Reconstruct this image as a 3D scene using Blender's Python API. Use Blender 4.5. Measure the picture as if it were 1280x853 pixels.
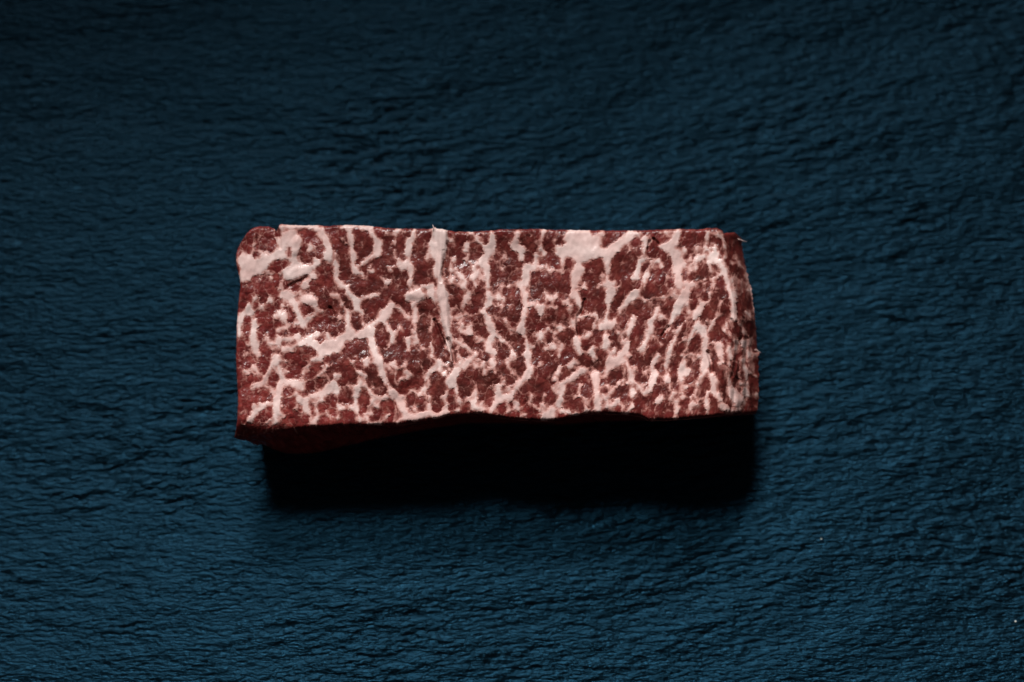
import bpy, math
import numpy as np
from mathutils import Vector
S = bpy.context.scene
for o in list(bpy.data.objects): bpy.data.objects.remove(o)

# ------------------------------------------------------------------ camera, world, lamp, exposure
H_TOP, DIST, WIDTH, TILT = .026, .60, .30, math.radians(8)
CAM = np.array([0, -DIST*math.sin(TILT), DIST*math.cos(TILT)+H_TOP])
FWD = np.array([0, math.sin(TILT), -math.cos(TILT)])
UP = np.array([0, math.cos(TILT), math.sin(TILT)])
cd = bpy.data.cameras.new('camera'); cam = bpy.data.objects.new('camera', cd)
S.collection.objects.link(cam); S.camera = cam
cam.location = CAM; cam.rotation_euler = (TILT, 0, 0)
cd.sensor_width = 36; cd.lens = 36*DIST/WIDTH
cd.clip_start = .01; cd.clip_end = 20
cd.dof.use_dof = True; cd.dof.focus_distance = DIST; cd.dof.aperture_fstop = 3.3
w = bpy.data.worlds.new('World'); S.world = w; w.use_nodes = True
bg = w.node_tree.nodes['Background']
bg.inputs[0].default_value = (.6, .48, .46, 1); bg.inputs[1].default_value = .08
def lamp(name, az, el, dist, size, size_y, power, aim, col, spread=180):
    l = bpy.data.lights.new(name, 'AREA'); l.shape = 'RECTANGLE'; l.size = size; l.size_y = size_y
    l.energy = power; l.color = col; l.spread = math.radians(spread)
    o = bpy.data.objects.new(name, l); S.collection.objects.link(o)
    d = Vector((math.sin(az)*math.cos(el), math.cos(az)*math.cos(el), math.sin(el)))
    o.location = Vector(aim)+d*dist; o.rotation_euler = d.to_track_quat('Z', 'Y').to_euler()
    return o
lamp('window_light', math.radians(-21), math.radians(42), 1.6, .7, .55, 1.12, (.06, -.36, .0), (1, .98, .96), 13)
lamp('added_low_light', math.radians(-5), math.radians(31), 1.8, .7, .6, 2.15, (.05, -.60, .0), (1, .98, .96), 15)  # added second source, stretches and softens the fade of the shadow
S.view_settings.view_transform = 'Standard'; S.view_settings.look = 'None'
S.view_settings.exposure = 0; S.view_settings.gamma = 1

X0,X1,Y0,Y1,ST=284.0,960.0,272.0,562.0,0.5
def _perm(seed):
    r=np.random.RandomState(seed); a=r.rand(512,2)*2*np.pi; return r.permutation(512).astype(np.int64), a[:,0]
_pc={}
def perlin(x,y,seed=0):
    if seed not in _pc: _pc[seed]=_perm(seed)
    p,a=_pc[seed]
    xi=np.floor(x).astype(np.int64); yi=np.floor(y).astype(np.int64); xf=x-xi; yf=y-yi
    def g(ix,iy,dx,dy):
        h=a[p[(p[ix&511]+iy)&511]]; return np.cos(h)*dx+np.sin(h)*dy
    u=xf*xf*xf*(xf*(xf*6-15)+10); v=yf*yf*yf*(yf*(yf*6-15)+10)
    n0=g(xi,yi,xf,yf)*(1-u)+g(xi+1,yi,xf-1,yf)*u
    n1=g(xi,yi+1,xf,yf-1)*(1-u)+g(xi+1,yi+1,xf-1,yf-1)*u
    return (n0*(1-v)+n1*v)*1.5
def parse(s,o):
    out=[]
    for st in s.replace('\n','').split('|'):
        if st.strip():
            out.append([tuple(float(v)/10+d for v,d in zip(k.split(','),(o[0],o[1],0))) for k in st.split()])
    return out
def raster(strokes,pad=8,k=0.):
    # signed reach of the strokes on a half unit raster; k > 0 lets neighbours flow together
    w=int((X1-X0)/ST); h=int((Y1-Y0)/ST)
    F=np.full((h,w),-8.0,np.float32); ID=np.full((h,w),-1,np.int32); A=np.zeros((h,w))
    for n,s in enumerate(strokes):
        segs=list(zip(s[:-1],s[1:])) if len(s)>1 else [(s[0],s[0])]
        xs=[p[0] for p in s]; ys=[p[1] for p in s]; R=max(p[2] for p in s)+pad
        i0=max(0,int((min(xs)-R-X0)/ST)); i1=min(w,int((max(xs)+R-X0)/ST)+1)
        j0=max(0,int((min(ys)-R-Y0)/ST)); j1=min(h,int((max(ys)+R-Y0)/ST)+1)
        if i1<=i0 or j1<=j0: continue
        gx=X0+(np.arange(i0,i1)+.5)*ST; gy=(Y0+(np.arange(j0,j1)+.5)*ST)[:,None]
        best=np.full((j1-j0,i1-i0),-8.,np.float32)
        for a,b in segs:
            dx,dy=b[0]-a[0],b[1]-a[1]; L=dx*dx+dy*dy
            t=np.clip(((gx-a[0])*dx+(gy-a[1])*dy)/L,0,1) if L>0 else 0*gx*gy
            best=np.maximum(best,a[2]+(b[2]-a[2])*t-np.hypot(gx-a[0]-t*dx,gy-a[1]-t*dy))
        sub=F[j0:j1,i0:i1]; m=best>sub
        sub[m]=best[m]; ID[j0:j1,i0:i1][m]=n
        if k: A[j0:j1,i0:i1]+=np.where(best>-7.9,np.exp(np.minimum(best,6)/k),0)
    if k: F=np.maximum(F,np.minimum(k*np.log(A+np.exp(-8/k)),F+1.6)).astype(np.float32)
    return F,ID
def bridges(strokes,reach=11.,seed=5):
    # thin threads that carry a vein on from its tip to the next one, so that the veins form a net
    rs=np.random.RandomState(seed); pts=[];own=[]
    for n,s in enumerate(strokes):
        for a,b in (list(zip(s[:-1],s[1:])) or [(s[0],s[0])]):
            for t in np.linspace(0,1,max(2,int(np.hypot(b[0]-a[0],b[1]-a[1])/2))):
                pts.append((a[0]+(b[0]-a[0])*t,a[1]+(b[1]-a[1])*t,a[2]+(b[2]-a[2])*t)); own.append(n)
    pts=np.array(pts); own=np.array(own); out=[]
    for n,s in enumerate(strokes):
        ends=[s[0],s[-1]] if len(s)>1 else [s[0],s[0]]
        used=[]
        for e in ends:
            g=np.hypot(pts[:,0]-e[0],pts[:,1]-e[1])-pts[:,2]-e[2]
            g=np.where((own==n)|np.isin(own,used),99,g); k=int(np.argmin(g))
            if 1.0<g[k]<reach:
                used.append(own[k]); p=pts[k]; w=1.05-.04*g[k]+.25*rs.randn()
                mx,my=(e[0]+p[0])/2+rs.randn()*g[k]*.16,(e[1]+p[1])/2+rs.randn()*g[k]*.16
                out.append([(e[0],e[1],min(e[2],w+.5)),(mx,my,max(.5,w-.3)),(p[0],p[1],min(p[2],w+.3))])
    return out
def sample(A,x,y):
    fx=np.clip((x-X0)/ST-.5,0,A.shape[1]-1.001); fy=np.clip((y-Y0)/ST-.5,0,A.shape[0]-1.001)
    i=fx.astype(int); j=fy.astype(int); u=fx-i; v=fy-j
    return (A[j,i]*(1-u)+A[j,i+1]*u)*(1-v)+(A[j+1,i]*(1-u)+A[j+1,i+1]*u)*v
def voronoi(x,y,seed=0,jit=.85):
    r=np.random.RandomState(seed); tx=r.rand(256,256); ty=r.rand(256,256); tc=r.rand(256,256)
    xi=np.floor(x).astype(np.int64); yi=np.floor(y).astype(np.int64)
    sx=np.zeros(x.shape); sy=np.zeros(x.shape); d1=np.full(x.shape,9.); d2=np.full(x.shape,9.); c=np.zeros(x.shape)
    for a in (-1,0,1):
        for b in (-1,0,1):
            ix=xi+a; iy=yi+b
            px=ix+.5+jit*(tx[iy&255,ix&255]-.5); py=iy+.5+jit*(ty[iy&255,ix&255]-.5)
            d=np.hypot(px-x,py-y); m=d<d1
            d2=np.where(m,d1,np.minimum(d2,d)); c=np.where(m,tc[iy&255,ix&255],c); sx=np.where(m,px-x,sx); sy=np.where(m,py-y,sy); d1=np.where(m,d,d1)
    return d1,d2,c,sx,sy
def smooth(a,b,x):
    t=np.clip((x-a)/(b-a),0,1); return t*t*(3-2*t)
def grain_coords(x,y):
    # fibre direction: upright at the middle, leaning right further on, running down the right flank
    out=None; ws=0
    bands=[(330,.0,1.0,170),(620,.08,1.25,150),(805,.45,1.9,90),(922,-.16,2.8,28)]
    W=[np.exp(-((x-c)/s)**2)+1e-9 for c,_,_,s in bands]; S=sum(W)
    return bands,[w/S for w in W]
def grain(x,y,size,seed):
    bands,W=grain_coords(x,y)
    wx=x+2.6*perlin(x/9,y/9,seed+50)+1.5*perlin(x/3.6,y/3.6,seed+52); wy=y+2.6*perlin(x/9,y/9,seed+51)+1.5*perlin(x/3.6,y/3.6,seed+53)
    e=0;d=0;c=0;ox=0;oy=0
    for n,((cx,k,st,_),w) in enumerate(zip(bands,W)):
        u=(wx+k*(wy-420))/size; v=wy/(size*st)
        d1,d2,cc,sx,sy=voronoi(u,v,seed+n); dy=sy*size*st
        e=e+w*(d2-d1); d=d+w*d1; c=c+w*cc; ox=ox+w*(sx*size-k*dy); oy=oy+w*dy
    return d,e,c,ox,oy
def fields(F,x,y):
    d,e,c,ox,oy=grain(x,y,9.0,10)
    d3,e3,c3,ox3,oy3=grain(x,y,3.4,30)
    wx=x+1.2*perlin(x/7,y/7,1)+.6*perlin(x/2.4,y/2.4,3); wy=y+1.2*perlin(x/7,y/7,2)+.6*perlin(x/2.4,y/2.4,4)
    fa=sample(F,wx,wy); fb=sample(F,x+ox,y+oy); fs=sample(F,wx+ox3,wy+oy3)
    f=.40*fa+.36*np.clip(fb,fa-3,fa+3)+.24*fs       # lean nubs bite into the veins cell by cell
    big=perlin(x/26,y/26,7)+.5*perlin(x/11,y/11,8)
    near=np.maximum(np.exp(np.minimum(f,0)/5),.5*smooth(890,930,x)*smooth(288,312,y))          # fat threads branch off the veins
    m1=perlin(x/17,y/19,18)+.7*perlin(x/7,y/8,19); m2=perlin(x/14,y/15,20)+.8*perlin(x/6,y/7,21)
    th=(d-(.95-.26*near-.20*m1-.15*(c-.5)))*6.5      # pale flecks where nubs of lean meet
    th2=(-.07+.09*near+.15*m2-e)*5-.3                 # and broken threads between them
    th3=(d3-(.92-.18*near-.24*m2))*3.6-.35
    f=f+.9*smooth(885,925,x)*(perlin((x-.1*(y-420))/5,y/24,22)+.25)
    f2=np.maximum(f-.8+.6*perlin(x/6,y/6,15),np.minimum(np.maximum(np.maximum(th,th2),th3),.9))
    return f2,f,d,e,c,d3,e3

# marbling survey: every entry is a vein (F) or a lean pocket (L), bar one painted shade line: x,y,r knots in tenths of a unit from the tile origin
TILES = [
((290,278),
"""330,140,30 260,320,55 240,380,40|250,380,110 300,470,170|120,480,75|430,480,110 560,400,110|230,600,150 140,700,60|620,60,40 610,300,80 640,420,60|690,50,40 1000,55,40 1060,80,50|760,180,100 800,300,110 740,420,60|800,520,110 950,540,90 1050,500,70|1130,130,60 1180,300,75 1200,450,70|960,310,65|730,640,100 820,640,90 950,600,60|900,770,75 1010,680,60|370,700,45|420,740,10 480,700,40|580,830,40""",
"""200,170,55 190,250,60 180,340,50|320,110,30 310,230,22|400,80,28 480,95,38 540,160,22|310,320,22 390,260,32|420,340,22 490,280,65 530,280,38 480,350,38|310,410,38|840,120,22 930,100,22|920,200,42 1010,185,52 1080,260,38 1110,340,32 1080,430,20|900,260,26 880,380,38 850,460,30 960,470,42|1150,500,28 1150,600,48 1180,670,58 1110,680,28|710,800,25 800,760,30 900,700,18 950,680,9|570,520,40 510,580,45 560,580,38|470,620,28|600,650,28 560,740,36 500,800,55|690,510,24|715,335,18 705,430,6|250,760,40 330,680,20|330,760,36|410,720,36 390,830,36|160,810,40|1010,760,38 1060,800,56|1200,770,64 1250,800,56|1200,80,45 1260,140,36|585,110,9 590,180,9"""),  # last lean entry paints the line of shade at the notch
((290,363),
"""210,200,40 230,280,70|110,330,50 90,450,40 85,560,40|140,300,40|280,380,42 270,500,52 260,620,52 290,720,58 320,780,50|480,120,35|640,320,55 590,290,35|540,330,30|650,60,60 720,80,70 790,180,50 830,300,45 870,400,50 900,440,40|960,350,35 1040,310,20|780,430,35|820,580,38|700,610,35|570,490,25|590,610,45 580,700,35|480,670,30|660,740,48 740,740,25|860,680,40 950,610,50 1010,680,58 1100,720,60 1220,660,60 1270,640,50|1060,550,45|1190,560,25 1210,600,30|1130,790,55 1200,750,80|550,830,50|370,220,30|310,60,18 290,110,22|900,110,60 980,110,55 1040,190,40|850,50,40|1250,60,30|440,560,15 410,620,15|500,720,12|350,440,20|150,820,20|630,200,16|680,430,16 670,480,12|1130,260,16""",
"""190,370,36 200,440,38 180,520,34|830,70,16"""),
((290,448),
"""550,20,60 500,90,42 430,220,28 390,300,33 300,350,38 250,380,28|270,110,35 330,190,28|160,160,20 210,190,20|590,110,22 620,250,50 690,300,55 800,320,62 880,370,46|600,330,40 580,450,50 550,560,58 550,680,42 550,800,33|390,320,18 440,360,18|470,350,18 510,420,32|440,560,38 360,620,38 270,700,42 215,790,36|800,440,28 860,520,48 910,560,52 930,640,46|930,510,38|1000,480,28 1060,460,38 1160,430,55 1220,370,58 1270,340,50|1120,530,38|1060,760,42 1010,800,28|960,680,16|900,290,12 1000,270,12 1080,220,22 1110,180,22|890,180,12|1190,90,38 1160,150,18 1220,300,12|1000,20,38 1100,10,38|960,100,14|700,490,9 780,480,9|640,715,7 700,700,7|850,590,14|1030,560,13 1060,640,18|1180,680,12 1200,720,10|430,820,14 470,780,13|270,590,22 260,690,16|350,560,11|680,40,22|650,150,9 690,170,9|1040,400,9|520,150,9""",
"""690,400,50|1000,360,70"""),
((418,278),
"""100,60,30 300,50,30 450,80,60|190,120,40 220,250,42 230,400,48 240,520,46 260,620,50 340,660,44|480,180,70 530,260,70 540,350,66 500,430,46 420,480,32 330,540,22|400,90,40|650,140,22 740,200,24|690,350,26 750,370,36 760,440,22|800,100,26|940,200,56 920,270,46 930,380,56 870,420,22 880,540,58 840,580,46|1000,100,35 970,180,40|950,480,48 950,620,36 950,750,40|860,480,40 820,510,40|460,600,38|620,720,46 680,740,46|1220,120,46 1200,260,36 1180,380,36 1150,440,26|1250,300,66 1260,500,46 1270,650,46|1200,800,46 1090,810,26|20,500,40 30,620,50 50,760,70 150,800,50|350,730,26|20,400,28""",
"""90,150,52 100,260,56 110,360,56 110,450,70 130,520,56 110,590,38 130,680,56 160,720,38|270,110,36 290,220,36 290,340,28|390,160,38 430,270,42 420,360,54 350,420,36 290,510,22|540,90,46 580,150,36|690,220,56 640,320,36 720,360,13|860,150,42 810,230,22|910,160,20|830,310,46 810,400,32 860,460,28|660,440,76 690,510,66|350,590,26 450,540,42 530,490,42 600,560,56 560,640,40 640,620,36|640,680,22 740,670,26 780,590,18|400,650,28 500,720,56 540,790,76 600,810,38|290,710,46 290,790,64 400,790,46|790,760,56 860,690,56 890,630,22|880,820,36|1130,150,74 1150,230,36|1020,270,28|1120,310,46 1100,420,36|1010,400,46 1010,490,46|1060,560,56 1160,560,56 1190,510,46|1030,680,46 1140,690,54|1010,800,38""",
"""100,205,30|350,260,22 350,310,16|700,600,42|1120,720,13 1180,660,13|830,750,10 800,790,9|650,150,18 690,170,14|590,520,12|110,470,10|560,90,10"""),
((418,363),
"""170,30,38 250,110,50 280,180,56 280,230,36|170,290,28 170,400,33 180,500,38|350,270,14 360,430,14|340,110,13 440,70,28 540,50,36|690,120,18 740,160,38 680,230,58 640,300,76 600,360,58 560,400,46 480,450,58 420,510,66 330,560,58|200,560,76 80,640,76|30,720,66|450,560,56 470,660,46 500,760,56 530,820,46|650,440,26 740,560,36 700,660,36 680,710,18|930,80,58 1010,70,66 1090,90,38 980,180,26|1010,250,22 1010,340,32 1000,420,26 1010,520,28|920,340,34|910,590,28 930,680,32 930,750,22|1210,40,56 1240,120,36|30,60,28|100,180,22|60,330,22 40,400,14|820,240,22|1220,360,13 1210,450,18 1200,500,13|1020,580,26 1040,640,17 1110,740,12|1210,640,13 1220,740,10|1000,660,14|880,290,10|1220,820,26|820,470,16|450,380,10 520,380,12""",
"""200,710,64 290,700,56 260,800,76 380,740,54|580,480,56 600,580,84 600,680,56|790,90,56|920,460,64 920,530,56"""),
((418,448),
"""550,40,66 570,130,48 620,220,42 640,310,38 690,400,42 740,450,58 800,520,48 860,620,52 900,720,56 1000,740,42 1100,710,46 1180,690,48 1250,720,38|650,480,36 580,510,22 480,460,32 420,390,26 370,330,22|330,300,42 290,380,56 270,460,42 260,560,26 290,660,22|310,760,26|220,40,38|300,160,36 390,220,26|390,60,38 400,20,38|560,560,22 540,600,22|490,520,26 450,590,10|30,440,36 20,360,28|10,210,28|70,210,16|60,370,20|1250,120,38 1190,170,26 1150,260,26|1130,370,32 1060,460,22|1190,480,18 1190,580,26 1180,640,36|870,480,10 900,550,13|900,180,20 920,250,10|840,260,10 790,320,13 750,290,9 770,120,9|740,70,26|890,80,18|960,400,13|1010,640,16|1070,70,13|530,260,18|490,360,16|660,720,22 700,690,10|820,770,22 860,740,17|400,700,15 410,750,13|470,690,10|80,620,12 40,590,15|210,630,24|50,750,16|420,820,17 480,810,22 560,830,17|790,810,26|960,200,8 990,240,7|160,340,8 200,390,8""",
"""310,95,44|470,130,54 480,200,46 560,330,54 600,380,50|380,450,26 370,520,26|620,580,44 700,630,54 760,680,44"""),
((546,278),
"""50,100,60 80,200,70 60,300,60 50,400,50 30,500,35 20,600,20|180,230,28|430,130,38 400,120,36|530,230,66 620,300,46 650,350,56 630,430,46 560,490,56 620,560,56 640,660,42 640,800,38|700,150,38 690,250,56 700,330,46|1010,130,42 960,290,56 1050,350,56 1060,440,46|1230,420,36 1200,560,58 1140,560,46 1100,600,56 1110,750,46 1050,780,54|1270,300,13|380,280,30 350,370,26|220,460,32|170,590,34|280,640,34 360,740,36 340,800,46|450,690,36 520,630,22|460,570,30|180,730,34|480,760,13 490,820,13|820,590,26|820,780,24 900,800,20|740,480,24|830,430,15|410,460,12|300,710,16 290,770,22|600,720,36""",
"""320,180,54 390,190,38|260,300,54 200,330,36|600,180,44 560,150,44 620,240,22|480,320,54 540,370,48 440,420,54 380,400,24|850,170,104 850,280,56|1150,150,84 1160,260,56 1170,380,42 1170,480,34|1250,100,36|780,400,34 730,520,44|940,520,84 960,650,84|870,720,56|1240,700,46"""),
((546,363),
"""60,40,80 80,140,65 90,250,55 110,380,45 140,480,38 150,600,32 160,680,28|170,340,22|640,40,48 650,150,42 590,260,36 640,350,46 680,470,56 720,560,46 660,640,56 640,740,56 730,790,36|370,90,46 400,40,26|780,80,54 830,110,30|1100,60,48 1110,200,42 1090,330,36 1060,420,46 1050,500,56 1120,600,22 1140,720,46 1130,820,56|800,620,36 880,650,22 930,740,22 960,800,36|1190,180,26|260,340,26 360,310,15 450,320,12|320,430,12 310,520,15|400,520,50|500,590,22 560,620,30|240,630,16 290,660,16|350,700,26 410,760,26|270,490,26|560,270,26|270,820,26|480,790,30|210,240,13|330,190,12|930,500,8|860,390,13|1210,700,13|420,430,10|1250,560,20|800,220,12""",
"""560,170,36 580,100,26|1010,680,76"""),
((546,448),
"""30,30,38 40,150,22|90,200,22|240,170,58 200,250,66 150,300,58 230,350,46 250,430,22|330,130,38 370,70,48 420,20,48|120,420,18 100,510,22 130,580,15|100,660,46 40,720,36|480,410,26 490,500,32 450,600,48 520,630,36 560,640,17|760,350,26 770,430,46 770,510,58 720,580,32 680,660,32|830,490,38 920,480,36 990,390,28 1030,310,42 1090,260,38 1150,190,56 1170,120,46 1130,40,46|690,50,40 730,130,17 740,190,12|880,60,26|1000,560,36 1000,600,26|900,660,17 870,690,13|1110,710,22 1040,720,17|960,180,12|840,290,12|440,470,15 380,510,12|270,650,19|270,530,10|60,480,12|600,190,15 580,60,15|480,100,12|120,90,15|280,60,20|460,290,16|1160,560,15 1220,610,12|880,580,10|890,390,15|1180,460,12|560,560,9""",""),
((674,278),
"""60,110,48 30,200,28 30,330,38 70,390,26|420,280,130 450,170,130 600,200,140 700,220,80|290,370,100 550,400,120|700,350,105 850,400,85|480,560,58 460,700,66 430,800,48|530,600,46|950,310,66 1050,230,56 1150,150,58 1230,150,46|1000,330,46|860,480,36 860,560,36 870,700,56 850,780,66 940,760,46|1200,680,64 1240,580,36 1260,500,36|780,150,38|90,550,16 140,620,22|240,610,22 280,620,17|280,510,26 320,470,22|400,640,16|200,240,22|20,560,16|570,800,34|740,800,20|640,760,12|690,590,10 650,640,10|830,520,15|1160,380,12 1150,430,10""",
"""680,120,24 720,110,17|830,260,46 900,170,56 1000,150,36 1070,130,20|160,160,36 100,260,54 150,350,46 150,400,26|270,250,40 220,270,26|70,460,36|200,530,54|370,500,40|350,620,44|60,650,46|200,750,124|330,760,54|700,530,54 620,600,36 610,690,36 700,680,74 770,600,54 790,700,36|660,790,54|750,480,36|1190,270,56 1110,350,56 1020,450,64 1100,480,84 1180,430,56 970,560,46 930,650,46 910,690,26|1150,620,34|1060,680,44 1010,800,36 1100,780,54""",
"""90,550,15 140,620,20|240,610,20 280,620,15|280,510,22 320,470,18|200,240,20|690,590,9 650,640,9|1160,380,11 1150,430,9|700,800,16|1110,390,7"""),
((674,363),
"""450,60,66 500,150,46 520,230,26 470,330,20|330,150,26 380,190,36 390,260,16|30,220,46 20,300,36|160,110,12 220,70,17|60,40,12 100,80,12|160,210,20 200,230,16|270,470,40|420,400,20 430,460,16|20,540,46 20,600,26|110,480,15 200,540,15 170,590,10|460,600,36 480,700,50 510,780,36|590,570,30 640,550,20|670,720,26 650,790,46 690,830,36|290,690,24 270,740,16|170,700,28|70,740,16|890,40,76 870,100,46 860,220,28 850,330,28 850,430,56|800,450,56 900,430,66 940,400,36|830,590,46 850,640,56 820,700,56|1200,40,56 1120,100,56 1070,180,40|1180,330,28 1170,420,36 1110,510,36 1120,600,22 1100,680,26 1080,780,54 1010,830,36|1130,810,36|1260,740,36|700,290,15 720,350,15|620,310,12|530,350,12|690,440,12|940,750,16|910,800,12|990,530,16|1040,640,12|1000,240,12 1010,280,9|1120,440,12|880,800,15|250,810,12""",""),
((674,448),
"""20,70,26|410,60,16 380,100,16|430,30,12 480,60,12|260,110,16|230,180,12|550,150,54 480,200,46 420,240,36 340,280,36 290,330,40 290,430,32 270,520,36 230,590,32|200,260,22|160,650,54 100,720,64 50,740,46|170,720,46|700,210,66 710,320,56 720,430,42 730,560,50 740,640,46|890,80,56 850,170,40|900,40,76 1000,30,56 1080,40,36 1130,120,36 1150,220,36 1160,290,26|820,230,26|1160,400,26 1170,450,40|1160,600,32|990,320,32 1060,260,16 1040,330,16|850,350,18|900,410,18 870,470,15|800,460,22 840,530,26 850,600,22 920,600,34|980,530,26|1040,590,12 1040,680,17 1090,690,16|500,330,17 500,430,17 530,490,12 560,540,12 590,650,22|540,330,16|450,480,12|320,540,12|280,660,34 350,670,26|180,370,12|190,420,9|60,460,15|680,20,20|1230,330,12 1270,370,12|1200,130,26|460,710,26|40,580,20|20,640,16""",""),
((802,278),
"""40,200,48 40,300,38 30,350,28|110,230,28|300,130,34|450,130,46 430,220,56 350,300,66 250,310,46|420,400,76 440,520,66 450,650,56 480,780,58|560,780,58 640,780,46|540,520,46|510,480,36|700,450,36 770,430,36|920,300,26 930,380,46 860,440,46|900,460,46 1000,520,38 1040,620,42 1080,750,38 1090,830,36|820,130,28 810,200,15|540,360,22|680,330,12|620,530,13 600,620,13|680,580,13|980,660,34|800,320,22|840,520,34|870,600,17|200,470,26|140,560,12|90,460,16|70,650,34 30,740,26|260,550,30|320,700,10 310,800,10|960,160,26|1010,190,10|790,720,13|900,700,13 900,800,13|1040,430,10|1130,720,10""",
"""1080,350,26 1100,450,24"""),
((802,363),
"""540,50,76 490,150,76 440,250,66 400,340,38 350,430,28 290,510,16|570,170,36|730,130,32 760,180,36 690,280,56 670,340,46|590,270,17|850,50,26 850,120,18 820,190,15|1120,40,26 1150,150,28 1140,270,36 1150,350,17|1000,140,10 970,200,10 980,270,13 920,360,22 860,460,22 840,510,17|700,460,64 760,500,54 800,600,50 790,700,46 800,800,64|730,830,36|650,500,26 630,560,26 590,650,22 560,740,17 500,810,22|560,350,10 500,450,17 440,520,34|400,520,20|450,570,17 390,680,32 340,790,26|200,220,26 150,340,26 110,400,36 120,480,32 70,580,32 30,680,36 10,740,26|50,510,16|160,580,10|240,330,20|40,140,24 150,100,16 240,90,26 290,100,16|1060,430,22 1030,490,26|1110,560,12|980,700,46 980,800,54|1100,740,34 1110,820,30|1190,640,15 1180,740,12|1270,680,20|240,680,10|210,820,16|400,40,20|1190,280,12|900,660,12|820,380,10""",""),
((802,448),
"""170,20,36 130,100,26 160,210,50 140,300,50 110,400,26|320,30,22 300,100,26|510,130,54 560,170,54 470,190,36|480,80,12|540,40,10|500,270,18 500,400,15 510,490,9|310,240,46 330,280,36|560,350,22|800,60,76 780,150,54|740,220,26|880,200,36 900,280,56 900,380,42 930,450,42 980,520,36|980,290,16|1010,610,54 1070,640,36|830,430,22|810,530,36 830,600,30 820,680,26|980,60,46|1100,60,17 1090,250,12|1100,380,36 1140,430,60 1160,520,50|1200,190,16|1240,480,26 1210,640,16 1140,660,20|680,410,20|700,310,34|610,500,10 620,560,10|600,640,12|690,580,16|210,530,36 270,470,22 150,570,15|420,540,26 440,620,36 430,690,26|400,440,26 350,500,10|420,750,17|350,370,15|30,170,20 50,220,10|30,440,16|1270,10,16|1270,440,16|40,660,10""",""),
((0,0),
"""9050,3060,10 9120,3220,13 9150,3300,13|9200,3200,9 9240,3300,13 9300,3360,14 9340,3450,18 9380,3580,18 9400,3720,18 9430,3880,18|9190,3440,8 9200,3700,7|9270,3520,10 9270,3650,10|9330,3900,22 9380,3960,18|9157,3700,13 9180,3850,20 9170,3950,17|9260,4070,13 9300,4150,12|9380,4240,13 9380,4300,12|9290,4280,16 9320,4380,24 9370,4450,32|9440,4430,16 9500,4400,13|9230,4660,10 9260,4800,13|9310,4600,16 9340,4740,16 9340,4800,9|9390,4660,16 9450,4710,16|9320,4880,16 9350,4940,16|9280,4920,16 9300,5030,16|9460,4950,16|9240,5050,16 9260,5130,12""",""),
]

def unproject(px, py, z):
    """point of the place at height z that the camera sees at photo position (px, py)"""
    nx = (px-640)/1280*WIDTH; ny = -(py-426.5)/1280*WIDTH
    d = np.stack([nx, FWD[1]*DIST+UP[1]*ny, FWD[2]*DIST+UP[2]*ny], -1)
    t = (z-CAM[2])/d[..., 2]
    return CAM+d*t[..., None]

def mesh_obj(name, V, Q, mat, parent=None, attrs=None, smooth_shade=True):
    me = bpy.data.meshes.new(name)
    n = len(Q); k = Q.shape[1]
    me.vertices.add(len(V)); me.vertices.foreach_set('co', np.ascontiguousarray(V, np.float32).ravel())
    me.loops.add(n*k); me.loops.foreach_set('vertex_index', np.ascontiguousarray(Q, np.int32).ravel())
    me.polygons.add(n); me.polygons.foreach_set('loop_start', np.arange(0, n*k, k, dtype=np.int32))
    me.polygons.foreach_set('use_smooth', np.full(n, smooth_shade))
    me.update(calc_edges=True)
    for an, av in (attrs or {}).items():
        a = me.attributes.new(an, 'FLOAT', 'POINT'); a.data.foreach_set('value', np.ascontiguousarray(av, np.float32))
    me.materials.append(mat)
    o = bpy.data.objects.new(name, me); S.collection.objects.link(o)
    if parent: o.parent = parent
    return o

class NT:
    def __init__(s, name):
        s.m = bpy.data.materials.new(name); s.m.use_nodes = True; s.t = s.m.node_tree; s.n = s.t.nodes
        s.bsdf = s.n['Principled BSDF']
    def add(s, kind, **kw):
        n = s.n.new(kind)
        for k, v in kw.items():
            if k.startswith('in_'):
                key = k[3:]; key = int(key) if key.isdigit() else key
                if isinstance(v, bpy.types.NodeSocket): s.t.links.new(v, n.inputs[key])
                else: n.inputs[key].default_value = v
            else: setattr(n, k, v)
        return n
    def link(s, a, b): s.t.links.new(a, b)
    def attr(s, name): return s.add('ShaderNodeAttribute', attribute_name=name).outputs['Fac']
    def math(s, op, a, b=0., clamp=False):
        return s.add('ShaderNodeMath', operation=op, in_0=a, in_1=b, use_clamp=clamp).outputs[0]
    def ramp(s, fac, stops):
        r = s.add('ShaderNodeValToRGB', in_0=fac); e = r.color_ramp.elements
        while len(e) > 1: e.remove(e[-1])
        e[0].position, e[0].color = stops[0][0], (*stops[0][1], 1)
        for p, c in stops[1:]:
            x = e.new(p); x.color = (*c, 1)
        return r.outputs[0]
    def mix(s, fac, a, b, mode='MIX'):
        m = s.add('ShaderNodeMix', data_type='RGBA', blend_type=mode)
        for i, v in ((0, fac), (6, a), (7, b)):
            if isinstance(v, bpy.types.NodeSocket): s.link(v, m.inputs[i])
            else: m.inputs[i].default_value = v if i == 0 else (*v, 1)
        return m.outputs[2]

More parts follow.
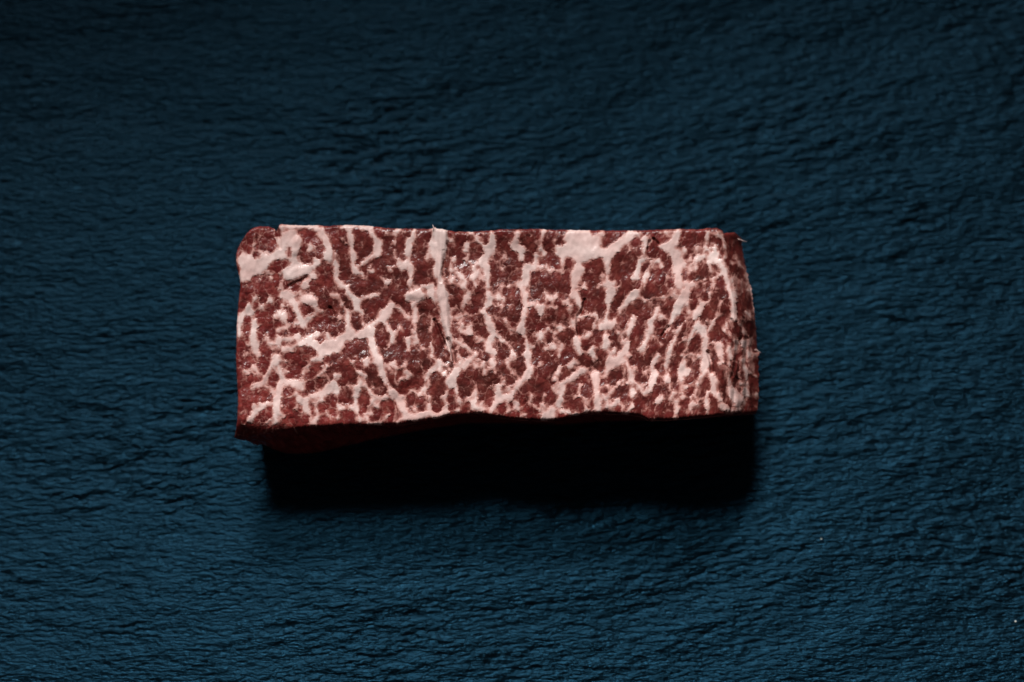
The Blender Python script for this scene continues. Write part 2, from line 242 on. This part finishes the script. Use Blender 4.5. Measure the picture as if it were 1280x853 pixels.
# ------------------------------------------------------------------ slate
def slate_material():
    t = NT('slate'); b = t.bsdf
    tc = t.add('ShaderNodeTexCoord')
    mp = t.add('ShaderNodeMapping', in_0=tc.outputs['Object'], in_Scale=(.8, 2.6, 1), in_Rotation=(0, 0, -.09))
    n1 = t.add('ShaderNodeTexNoise', in_Vector=mp.outputs[0], in_Scale=360., in_Detail=3., in_Roughness=.6)
    n2 = t.add('ShaderNodeTexNoise', in_Vector=mp.outputs[0], in_Scale=38., in_Detail=3.)
    col = t.ramp(n2.outputs[0], [(.3, SLATE_A), (.7, SLATE_B)])
    t.link(col, b.inputs['Base Color'])
    rr = t.add('ShaderNodeMapRange', in_0=n1.outputs[0], in_1=.3, in_2=.7, in_3=.31, in_4=.46)
    t.link(rr.outputs[0], b.inputs['Roughness'])
    b.inputs['Specular IOR Level'].default_value = SLATE_SPEC
    b.inputs['Specular Tint'].default_value = (*SLATE_TINT, 1)
    n4 = t.add('ShaderNodeTexNoise', in_Vector=mp.outputs[0], in_Scale=1250., in_Detail=2., in_Roughness=.6)
    hs = t.math('ADD', t.math('MULTIPLY', n1.outputs[0], .93), t.math('MULTIPLY', n4.outputs[0], .07))
    hh = t.add('ShaderNodeMapRange', in_0=hs, in_1=.32, in_2=.68)
    bp = t.add('ShaderNodeBump', in_Strength=1., in_Distance=.00042, in_Height=hh.outputs[0])
    t.link(bp.outputs[0], b.inputs['Normal'])
    return t.m
SLATE_A, SLATE_B, SLATE_SPEC, SLATE_TINT = (.0004, .0013, .0021), (.0009, .0028, .0045), .47, (.065, .375, .68)

def slate_height(x, y):
    # split, streaky face: low ridges running across, a touch uphill to the right
    a = .10+.14*perlin(x*6, y*6, 71)
    u = x*np.cos(.1)+y*np.sin(.1); v = y-x*a*.8
    wv = v+.0005*perlin(x*150, y*200, 72)
    rough = .55+.75*perlin(x*14+3, y*24, 73)+.45*perlin(x*38, y*60, 74)
    rough = np.clip(.2+.8*rough, .45, 1.55)
    h = 0
    for k in range(4):
        fr = 1.6**k
        h = h+.00021/fr**.78*perlin(u*92*fr+7*k, wv*330*fr, 75+k)*rough
    h += .00030*perlin(u*30, wv*80, 88)
    h += .0014*perlin(u*8, v*13, 89)
    return h

def build_slate():
    def axis(n, half, full):
        s = np.linspace(-1, 1, n); a = np.abs(s)
        return np.sign(s)*np.where(a < .8, a/.8*half, half+(full-half)*((a-.8)/.2)**1.6)
    xs = axis(900, .175, .42); ys = axis(900, .13, .34)
    X, Y = np.meshgrid(xs, ys)
    Z = SLATE_GAIN*slate_height(X, Y)-.0006
    n, m = len(ys), len(xs)
    V = np.stack([X, Y, Z], -1).reshape(-1, 3)
    I = np.arange(n*m).reshape(n, m)
    Q = np.stack([I[:-1, :-1], I[:-1, 1:], I[1:, 1:], I[1:, :-1]], -1).reshape(-1, 4)
    o = mesh_obj('slate_surface', V, Q, slate_material())
    o['kind'] = 'structure'; o['label'] = 'dark blue black slate surface with rough rippled texture under the meat'
    return o
SLATE_GAIN = 2.05
build_slate()

# ------------------------------------------------------------------ outline of the cut
TOP = [(302,304),(305,297),(309,291),(314,286.5),(320,284),(327,283),(336,283.5),(343,286),(346,289.5),(347.5,288),(348.5,283),(350,280.3),(355,280.5),(362,281.5),(380,282),(397,281.8),(410,283),(418,282),(440,281.5),(460,282.5),(480,285),(500,286),(520,286),(538,286.5),(541,285),(543,284),(546,286),(553,286.5),(560,288),(566,289.5),(590,290),(620,288),(628,286.5),(640,287),(660,286.5),(674,286.5),(690,287.5),(720,288),(760,288.5),(800,288.5),(820,287.5),(850,286.5),(868,287),(880,286.5),(883,285),(890,285.5),(896,285),(903,288),(905,292),(911,291),(919,290.5),(921,293),(927,298)]
BOT = [(293,547),(300,549),(308,549.5),(320,544),(345,540),(390,534),(420,532.5),(470,531),(500,530.5),(530,526),(545,523.5),(559,520),(579,519),(599,517),(610,519),(626,522),(646,524),(673,525.5),(692,526),(705,523),(720,519),(750,516.5),(780,517),(802,520),(812,525.5),(842,524.5),(882,521),(912,517.5),(929,517.5),(946,516)]
LEFT = [(302,304),(297,311),(295,319),(295,328),(297,338),(299.5,348),(300.5,358),(298.5,372),(297,390),(296,405),(295.5,425),(295,445),(295.5,460),(296.5,480),(297.5,500),(297,515),(296,530),(293,547)]
RIGHT = [(927,298),(928,310),(929.5,322),(932,336),(936,350),(939.5,365),(941.5,380),(943.5,395),(945,410),(946,425),(945.5,434),(948.5,440),(949.5,442),(947.5,447),(948,460),(948.5,480),(948,500),(946,516)]
BASE_FRONT = [(326,549),(335,556),(345,563),(357,566.5),(370,567.5),(385,567),(400,565.5),(430,558),(470,549),(520,539),(580,529),(640,529),(700,531),(750,527),(800,526),(880,523),(944,517.5)]
RIDGE = [(280,897),(300,898),(312,900),(330,905),(350,911),(375,916),(400,918),(430,913),(460,904),(490,898),(530,892)]
def curve(pts, n):
    p = np.array(pts, float); s = np.r_[0, np.cumsum(np.hypot(*np.diff(p, axis=0).T))]; q = np.linspace(0, s[-1], n)
    return np.stack([np.interp(q, s, p[:, 0]), np.interp(q, s, p[:, 1])], -1)
def spline(pts, n):
    c = curve(pts, n*2); k = np.ones(9)/9
    e = np.pad(c, ((4, 4), (0, 0)), 'edge'); e = np.stack([np.convolve(e[:, i], k, 'valid') for i in (0, 1)], -1)
    e[0], e[-1] = c[0], c[-1]
    return e[np.linspace(0, len(e)-1, n).round().astype(int)]

FOLDS = [  # slits and creases (x, y, half width), depth mm
 ([(361,358,1.2),(368,355,1.5),(376,351.5,1),(384,347,.5)], .3),
 ([(347,287,1.2),(349,297,1.6),(350,310,1)], .5), ([(554.5,314,1),(555,333,1.1),(551.5,345,1.4),(551,352,1.2)], .3),
 ([(560,424,1),(566,440,1.4),(568,452,1)], 1.4), ([(413,385,1),(417,393,1.2)], .7), ([(731,375,1),(729,386,1),(723,396,1.6),(722,406,1)], .8),
 ([(722,408,1),(724,420,1)], 1.0), ([(812,302,.8),(811,312,1.4)], 1.0), ([(817,299,.8),(822,305,1)], .9), ([(543,400,1),(556,432,1.3)], .9),
 ([(885,440,1),(889,452,1.3),(890,466,1)], 1.3), ([(835,409,1),(828,420,1)], .8),
 ([(914,400,1),(922,425,1.4),(921,445,1.2),(916,470,1)], .5)]
FLAP = [[(546,288,4.5),(545.5,300,3.4),(544,315,2.6),(545,330,1.6)], [(553,290,6.5),(553.5,300,7),(553,314,5),(550,330,4.2),(549.5,345,4),(552,358,6),(554,374,7),(555.5,390,6),(558,405,4.6),(560.5,420,3.6),(562.5,438,2.4),(565,452,1.2)]]
PAD = [[(364,344,7),(372,341,8),(381,338,6)], [(369,311,7),(373,302,7)], [(514,368,4),(523,369,7),(528,370,5)], [(385,375,6),(392,376,4)]]

def to_strokes(paths): return [list(p) for p in paths]
FS, LS, GS = [], [], []
for t in TILES:
    FS += parse(t[1], t[0]); LS += parse(t[2], t[0])
    if len(t) > 3: GS += parse(t[3], t[0])
NF = len(FS)
FS += to_strokes(FLAP)+to_strokes(PAD)
NB = len(FS); FS += bridges(FS[:NF])
Fr, ID = raster(FS, k=1.4); Lr, _ = raster(LS); Gr, _ = raster(GS)
Fr = np.maximum(np.minimum(Fr+.75, -Lr-.1), Gr)
flap_r, _ = raster(FLAP)
Fr = np.maximum(Fr, flap_r+.3)
flap_r, _ = raster(FLAP[1:])
FLAPr = flap_r; PADr, _ = raster(PAD)
FOLDr = np.zeros_like(Fr)
for p, dep in FOLDS:
    r, _ = raster([p]); FOLDr = np.maximum(FOLDr, dep*smooth(-2.4, .8, r))

NU, NV = 1040, 410
def coons():
    T = spline(TOP, NU); B = spline(BOT, NU); Lc = spline(LEFT, NV); R = spline(RIGHT, NV)
    # small nicks so that the cut edge is not a clean line
    q = np.arange(NU); T[1:-1, 1] += (.5*perlin(q/6., q*0+.3, 91)+.35*perlin(q/2.5, q*0+.7, 92))[1:-1]
    B[1:-1, 1] += (.6*perlin(q/7., q*0+.3, 93)+.4*perlin(q/2.5, q*0+.7, 94))[1:-1]
    q = np.arange(NV); Lc[1:-1, 0] += (.35*perlin(q/6., q*0+.3, 95))[1:-1]; R[1:-1, 0] += (.9*perlin(q/9., q*0+.3, 96)+.6*perlin(q/3., q*0+.6, 97))[1:-1]
    s = np.linspace(0, 1, NU)[None, :, None]; t = np.linspace(0, 1, NV)[:, None, None]
    P = (1-t)*T[None]+t*B[None]+(1-s)*Lc[:, None]+s*R[:, None]
    P -= (1-s)*(1-t)*T[0]+s*(1-t)*T[-1]+(1-s)*t*B[0]+s*t*B[-1]
    return P[..., 0], P[..., 1]
PX, PY = coons()
f, f0, d, e, c, d3, e3 = fields(Fr, PX, PY)
si = np.arange(NU)[None, :]*.625; ti = np.arange(NV)[:, None]*.6
edge = np.minimum(np.minimum(ti+0*si, (NV-1)*.6-ti+0*si), si+0*ti)
lean = 1-smooth(-1.2, .8, f)
mm = .001
Z = np.full(PX.shape, H_TOP)
Z += mm*(.9*perlin(PX/85, PY/70, 61)+.5*perlin(PX/34, PY/34, 62)+.16*perlin(PX/13, PY/13, 63))
Z += mm*.26*smooth(-2.4, 3., f)
nub = np.exp(-d*d*4.2); nub3 = np.exp(-d3*d3*4)
Z += mm*lean*(.19*(nub-.5)+.06*(nub3-.5)-.05*smooth(.2, .0, e)+.07*perlin(PX/6, PY/7, 68))
Z += mm*(.025*perlin(PX/2.4, PY/2.4, 64)+.015*perlin(PX/1.3, PY/1.3, 65))*(.35+.65*lean)
Z += mm*(1-lean)*(.10*perlin(PX/5, PY/9, 66))
Z += mm*(.9*smooth(-1.8, 4.2, sample(FLAPr, PX, PY))+.35*smooth(-3.5, 5, sample(PADr, PX, PY)))
Z -= mm*sample(FOLDr, PX, PY)
Z -= mm*.9*np.exp(-edge/1.6)
Z -= .0065*np.exp(-((PX-292)/45)**2-((PY-552)/15)**2)
xr = np.interp(PY, [a for a, _ in RIDGE], [b for _, b in RIDGE])
xe = np.interp(np.linspace(0, 1, NV), np.linspace(0, 1, 40), np.interp(np.linspace(0, 1, 40), np.linspace(0, 1, NV), PX[:, -1]))[:, None]
for _ in range(2): xe = np.convolve(np.pad(xe[:, 0], 15, 'edge'), np.ones(31)/31, 'valid')[:, None]
q = np.clip((PX-xr)/(xe-xr), 0, 1)
FLANK = q
Z -= H_TOP*.46*(.35*q+.65*q**1.8)
Z += mm*.5*perlin(PX/5., PY/26, 67)*np.sin(np.pi*np.clip(q, 0, 1))
top = unproject(PX, PY, Z)

# colour measures kept on the mesh: redness of the cut (fresh at rim and left, browner mid and lower right)
def redness(x, y):
    r = .42+.60*smooth(470, 300, x)+.35*smooth(318, 286, y)+.30*np.exp(-((x-832)/26)**2-((y-340)/24)**2)+.35*np.exp(-((x-702)/26)**2-((y-338)/20)**2)
    r += .30*smooth(505, 524, y)+.20*smooth(860, 800, x)*smooth(480, 510, y)
    r += .35*np.exp(-((x-785)/22)**2-((y-300)/12)**2)+.3*np.exp(-((x-505)/14)**2-((y-410)/16)**2)
    r += .30*perlin(x/30, y/26, 81)+.22*perlin(x/10, y/10, 82)
    r -= .25*np.exp(-((x-605)/45)**2-((y-475)/22)**2)+.2*np.exp(-((x-415)/26)**2-((y-385)/16)**2)
    return r
RED = redness(PX, PY)+.5*smooth(2.0, .0, FOLDr.max()*0+edge)*0+.8*smooth(.5, 1.8, sample(FOLDr, PX, PY))*smooth(560, 400, PX)

# ------------------------------------------------------------------ flesh material
def flesh_material():
    t = NT('marbled_flesh'); b = t.bsdf
    fat = t.attr('fat'); red = t.attr('red'); grain_ = t.attr('grain')
    tc = t.add('ShaderNodeTexCoord')
    n1 = t.add('ShaderNodeTexNoise', in_Vector=tc.outputs['Object'], in_Scale=900., in_Detail=4., in_Roughness=.6)
    n2 = t.add('ShaderNodeTexNoise', in_Vector=tc.outputs['Object'], in_Scale=260., in_Detail=3.)
    n3 = t.add('ShaderNodeTexNoise', in_Vector=tc.outputs['Object'], in_Scale=90., in_Detail=2.)
    brown = t.ramp(grain_, [(0, (.026, .0062, .0052)), (.55, (.056, .0120, .0095)), (1, (.112, .028, .021))])
    crim = t.ramp(grain_, [(0, (.072, .0085, .0088)), (.55, (.150, .0170, .0165)), (1, (.250, .046, .038))])
    lc = t.mix(t.math('ADD', red, 0., True), brown, crim)
    lc = t.mix(t.math('MULTIPLY', n2.outputs[0], .18), lc, (.12, .036, .030))
    fatc = t.ramp(n3.outputs[0], [(.3, (.65, .42, .385)), (.7, (.74, .585, .55))])
    fatc = t.mix(t.math('MULTIPLY', n1.outputs[0], .25), fatc, (.60, .36, .33))
    fj = t.math('ADD', fat, t.math('MULTIPLY', t.math('SUBTRACT', n1.outputs[0], .5), .6))
    rim = t.ramp(t.add('ShaderNodeMapRange', in_0=fj, in_1=-2.2, in_2=.6).outputs[0], [(0, (0, 0, 0)), (.5, (.15, .15, .15)), (1, (.75, .75, .75))])
    lc = t.mix(rim, lc, (.185, .043, .030))
    k = t.add('ShaderNodeMapRange', in_0=fj, in_1=-1.2, in_2=1.15, interpolation_type='SMOOTHSTEP').outputs[0]
    pinkfat = t.mix(t.add('ShaderNodeMapRange', in_0=fj, in_1=.2, in_2=2.3).outputs[0], (.50, .235, .20), fatc)
    t.link(t.mix(k, lc, pinkfat), b.inputs['Base Color'])
    t.link(t.add('ShaderNodeMapRange', in_0=t.math('ADD', k, t.math('MULTIPLY', n2.outputs[0], .5)), in_1=0., in_2=1.5, in_3=.30, in_4=.46).outputs[0], b.inputs['Roughness'])
    b.inputs['Specular IOR Level'].default_value = .17
    wet = t.add('ShaderNodeMapRange', in_0=n3.outputs[0], in_1=.42, in_2=.62, in_3=.05, in_4=.24).outputs[0]
    t.link(wet, b.inputs['Coat Weight']); b.inputs['Coat Roughness'].default_value = .2
    bp = t.add('ShaderNodeBump', in_Strength=.20, in_Distance=.0003, in_Height=n1.outputs[0])
    t.link(bp.outputs[0], b.inputs['Normal'])
    return t.m
MAT = flesh_material()
GRAIN_SHADE = np.clip(.42+.26*(nub-.4)+.22*(nub3-.4)+.42*perlin(PX/14, PY/14, 83)+.30*perlin(PX/4.2, PY/5, 84)+.40*(c-.5), 0, 1)  # uneven lean tone, with shade painted into the gaps between nubs

steak = bpy.data.objects.new('raw_steak', None); S.collection.objects.link(steak)
steak['label'] = 'raw marbled beef steak, long rectangular cut, red meat veined with white fat'
steak['category'] = 'steak'

# ------------------------------------------------------------------ body below the cut face: walls, base, bed
def build_body():
    K = 26
    # boundary loop, anticlockwise seen from above: top (right to left), left (down), front (left to right), right (up)
    it = [(0, i) for i in range(NU-1, 0, -1)]; il = [(j, 0) for j in range(NV-1)]
    ib = [(NV-1, i) for i in range(NU-1)]; ir = [(j, NU-1) for j in range(NV-1, 0, -1)]
    L = it+il+ib+ir; J = np.array(L); P = top[J[:, 0], J[:, 1]]; X2 = PX[J[:, 0], J[:, 1]]; Y2 = PY[J[:, 0], J[:, 1]]
    n = len(L); cen = np.array([-.005, .0015, 0])
    base = P.copy(); base[:, 2] = -.0006
    bf = curve(BASE_FRONT, NU); bw = unproject(bf[:, 0], bf[:, 1], np.zeros(NU))
    a, b_, c_ = len(it), len(it)+len(il), len(it)+len(il)+len(ib)
    base[b_:c_, :2] = bw[:-1, :2]
    base[:a, 1] -= .0012
    tl = base[a, :2]+np.array([.003, -.001]); lw = np.linspace(0, 1, len(il))[:, None]
    base[a:b_, :2] = P[a:b_, :2]+(np.array([.0025, 0]))+lw**4*(bw[0, :2]-P[b_, :2]-np.array([.0025, 0]))
    base[c_:, 0] -= .0008
    rr = np.linspace(1, 0, len(ir))[:, None]
    base[c_:, :2] = base[c_:, :2]+rr**6*(bw[-1, :2]-base[c_, :2])
    rings = []; A = {'fat': [], 'red': [], 'grain': []}
    nrm = np.zeros((n, 2)); dd = np.roll(P, -1, 0)-np.roll(P, 1, 0); nrm[:, 0] = dd[:, 1]; nrm[:, 1] = -dd[:, 0]
    for _ in range(20): nrm = (np.roll(nrm, 1, 0)+nrm+np.roll(nrm, -1, 0))/3
    nrm /= np.linalg.norm(nrm, axis=1)[:, None]+1e-9
    arc = np.arange(n)
    for k in range(K+1):
        t = (k/K)**1.35
        ring = P*(1-t)+base*t
        amp = np.sin(np.pi*t)
        dep = t*60
        off = mm*amp*(1.4*perlin(arc/70., t*3+0*arc, 101)+.8*perlin(arc/22., t*6+0*arc, 102)-.3)+mm*min(1, k/2)*(1-t*.5)*(.25*perlin(arc/7., t*22+0*arc, 103))
        off[b_:c_] *= .35+.65*smooth(600, 480, X2[b_:c_])
        off[b_:c_] += mm*1.4*np.sin(np.pi*t)*np.exp(-((X2[b_:c_]-390)/70)**2)
        ring[:, :2] += nrm*off[:, None]
        if k == 0: ring = P
        rings.append(ring)
        fx = X2+nrm[:, 0]*dep*.0; fy = Y2-nrm[:, 1]*dep*.5
        ff, _, g_, ge, _, g3, _ = fields(Fr, fx+arc*0, np.clip(fy, Y0+1, Y1-1)+dep*0)
        if k > 0: ff = np.minimum(ff, f[J[:, 0], J[:, 1]]+.0)*.35+np.minimum(ff, 1.)*.65-.6*min(1, k/3)
        else: ff = f[J[:, 0], J[:, 1]]
        A['fat'].append(ff); A['red'].append(RED[J[:, 0], J[:, 1]]+.35*min(1, k/3)); A['grain'].append(np.clip(.2+.7*np.exp(-g_*g_*4), 0, 1) if k else GRAIN_SHADE[J[:, 0], J[:, 1]])
    V = np.concatenate(rings)
    I = np.arange((K+1)*n).reshape(K+1, n)
    I2 = np.roll(I, -1, 1)
    Q = np.stack([I[:-1], I[1:], I2[1:], I2[:-1]], -1).reshape(-1, 4)
    # bed under the cut face and base: coarse closing sheets
    at = {k2: np.concatenate(v) for k2, v in A.items()}
    st = 8
    jj = np.r_[np.arange(0, NV-1, st), NV-1]; ii = np.r_[np.arange(0, NU-1, st), NU-1]
    bed = top[np.ix_(jj, ii)].copy(); bed[..., 2] -= .0035
    bed[..., 2] = np.maximum(bed[..., 2], .0002)
    ext = [bed.reshape(-1, 3)]
    m0 = len(V); Ib = m0+np.arange(bed[..., 0].size).reshape(bed.shape[:2])
    Qb = np.stack([Ib[:-1, :-1], Ib[1:, :-1], Ib[1:, 1:], Ib[:-1, 1:]], -1).reshape(-1, 4)
    V = np.concatenate([V]+ext); Q = np.concatenate([Q, Qb])
    for k2, v in at.items(): at[k2] = np.r_[v, np.zeros(bed[..., 0].size)]
    return mesh_obj('side_face', V, Q, MAT, steak, at)
build_body()

# ------------------------------------------------------------------ cut face: veins of fat and bundles of lean, each its own piece
fc = (f[:-1, :-1]+f[1:, :-1]+f[:-1, 1:]+f[1:, 1:])/4
f0c = f0[:-1, :-1]; pxc = PX[:-1, :-1]; pyc = PY[:-1, :-1]
isfat = fc > 0
ii = np.clip(((pxc-X0)/ST).astype(int), 0, ID.shape[1]-1); jj = np.clip(((pyc-Y0)/ST).astype(int), 0, ID.shape[0]-1)
sid = ID[jj, ii]
cls = np.full(isfat.shape, -1, np.int64)          # -1 scraps of lean, -2 flecks of fat
def label(mask):
    lab = np.full(mask.shape, -1, np.int64); par = []
    def find(a):
        while par[a] != a: par[a] = par[par[a]]; a = par[a]
        return a
    prev = []
    for r in range(mask.shape[0]):
        row = np.r_[0, mask[r].astype(np.int8), 0]; dfi = np.diff(row); st = np.where(dfi == 1)[0]; en = np.where(dfi == -1)[0]
        cur = []; p = 0
        for a, b in zip(st, en):
            l = len(par); par.append(l); cur.append((a, b, l)); lab[r, a:b] = l
            while p < len(prev) and prev[p][1] <= a: p += 1
            q_ = p
            while q_ < len(prev) and prev[q_][0] < b:
                ra, rb = find(l), find(prev[q_][2]); par[ra] = rb; q_ += 1
        prev = cur
    root = np.array([find(i) for i in range(len(par))]+[-1]); return root[lab]
def grow(lab, mask, n):
    for _ in range(n):
        new = lab.copy()
        for ax, sh in ((0, 1), (0, -1), (1, 1), (1, -1)):
            s_ = np.roll(lab, sh, ax); m = (new < 0) & mask & (s_ >= 0); new[m] = s_[m]
        lab = new
    return lab
fb = f0c.copy()
core = label((~isfat) & (np.minimum(fc, fb+.4) < -1.5))
u, cn = np.unique(core, return_counts=True)
keep = u[(u >= 0) & (cn > 130)]
core = np.where(np.isin(core, keep), core, -1)
leanlab = grow(core, ~isfat, 26)
big = np.where(isfat & (f0c > -1.2), sid, -1)
u, cn = np.unique(big[big >= 0], return_counts=True)
keepf = u[cn > 130]
big = np.where(np.isin(big, keepf), big, -1)
fatlab = grow(big, isfat, 5)

VT = top.reshape(-1, 3); IG = np.arange(NU*NV).reshape(NV, NU)
QT = np.stack([IG[:-1, :-1], IG[1:, :-1], IG[1:, 1:], IG[:-1, 1:]], -1)
AT = {'fat': f.ravel(), 'red': RED.ravel(), 'grain': GRAIN_SHADE.ravel()}
def piece(name, mask, depth=.0022):
    Q = QT[mask]; u, inv = np.unique(Q, return_inverse=True); Qn = inv.reshape(-1, 4)
    E = np.concatenate([Qn[:, [0, 1]], Qn[:, [1, 2]], Qn[:, [2, 3]], Qn[:, [3, 0]]])
    key = E[:, 0].astype(np.int64)*len(u)+E[:, 1]; rev = E[:, 1].astype(np.int64)*len(u)+E[:, 0]
    B = E[~np.isin(key, rev)]                     # rim of the piece gets a skirt that sinks it into the body
    V = VT[u]; n = len(V); m = len(B)
    lo = np.array([0, 0, depth])
    V2 = np.concatenate([V, V[B[:, 0]], V[B[:, 1]], V[B[:, 1]]-lo, V[B[:, 0]]-lo])
    r = np.arange(m); S4 = np.stack([n+m+r, n+r, n+3*m+r, n+2*m+r], -1)
    at = {k: np.r_[v[u], np.tile(v[u][B[:, 0]], 4)] for k, v in AT.items()}
    return mesh_obj(name, V2, np.concatenate([Qn, S4]), MAT, steak, at)
def islands(lab, l):
    m = lab == l; g = label(m); u, cn = np.unique(g[g >= 0], return_counts=True)
    lab[m & ~np.isin(g, u[cn > 90])] = -1
    return [g == k for k in u[cn > 90]]
nflap = {NF: 'fat_flap', NF+1: 'fat_flap'}
cnt = [0, 0]
for l in np.unique(fatlab[fatlab >= 0]):
    for m in islands(fatlab, l): 
        o = piece(nflap.get(int(l), 'fat_vein'), m); cnt[0] += 1
        if int(l) in nflap: o['label'] = 'raised strip of white fat folded down from the top edge'
m = isfat & (fatlab < 0)
if m.any(): piece('fat_flecks', m)['kind'] = 'stuff'
for l in np.unique(leanlab[leanlab >= 0]):
    for m in islands(leanlab, l): piece('muscle_bundle', m); cnt[1] += 1
m = (~isfat) & (leanlab < 0)
if m.any(): piece('lean_scraps', m)['kind'] = 'stuff'
print('pieces: veins %d bundles %d' % tuple(cnt))

# ------------------------------------------------------------------ loose fibres at the cut edges
def fibre(pts, r):
    P = [unproject(np.array(x), np.array(y), np.array(z)) for x, y, z in pts]
    V, Q = [], []
    for i, p in enumerate(P):
        t = P[min(i+1, len(P)-1)]-P[max(i-1, 0)]; t = t/np.linalg.norm(t)
        a = np.cross(t, [0, 0, 1.]); a /= np.linalg.norm(a); b = np.cross(t, a)
        rr = r*(1-.7*i/(len(P)-1))
        V += [p+rr*(a*math.cos(k*math.pi/3)+b*math.sin(k*math.pi/3)) for k in range(6)]
        if i: Q += [(6*i-6+k, 6*i-6+(k+1) % 6, 6*i+(k+1) % 6, 6*i+k) for k in range(6)]
    n = len(V)
    return mesh_obj('loose_fibre', np.array(V), np.array(Q), MAT, steak, {'fat': np.full(n, 2.), 'red': np.zeros(n), 'grain': np.full(n, .5)})
fibre([(922,299,.0165), (927,300.5,.0162), (930,301.8,.0158), (933.5,302.2,.0150)], .00022)
fibre([(541.5,289,.0262), (542,285.5,.0266), (541.6,283,.0268), (540.8,281.2,.0266)], .00024)
fibre([(944,437,.0170), (948,439.5,.0165), (951,441,.0155)], .00030)

# ------------------------------------------------------------------ crumbs on the slate
def crumb(px, py, r, label, seed):
    rs = np.random.RandomState(seed)
    import bmesh
    bm = bmesh.new(); bmesh.ops.create_icosphere(bm, subdivisions=2, radius=r)
    for v in bm.verts:
        v.co *= .75+.5*rs.rand(); v.co.z *= .7
    me = bpy.data.meshes.new('crumb'); bm.to_mesh(me); bm.free()
    t = NT('pale_crumb'); t.bsdf.inputs['Base Color'].default_value = (.7, .68, .62, 1); t.bsdf.inputs['Roughness'].default_value = .5
    me.materials.append(t.m)
    o = bpy.data.objects.new('crumb', me); S.collection.objects.link(o)
    p = unproject(np.array(px), np.array(py), np.array(0.))
    o.location = (p[0], p[1], float(SLATE_GAIN*slate_height(np.array([p[0]]), np.array([p[1]]))[0])-.0006+r*.45)
    o['label'] = label; o['category'] = 'crumb'
crumb(1026.5, 674, .00018, 'tiny pale crumb on the slate below right of the steak', 1)
crumb(1270, 777, .00026, 'tiny pale crumb on the slate nearest the lower right corner', 2)
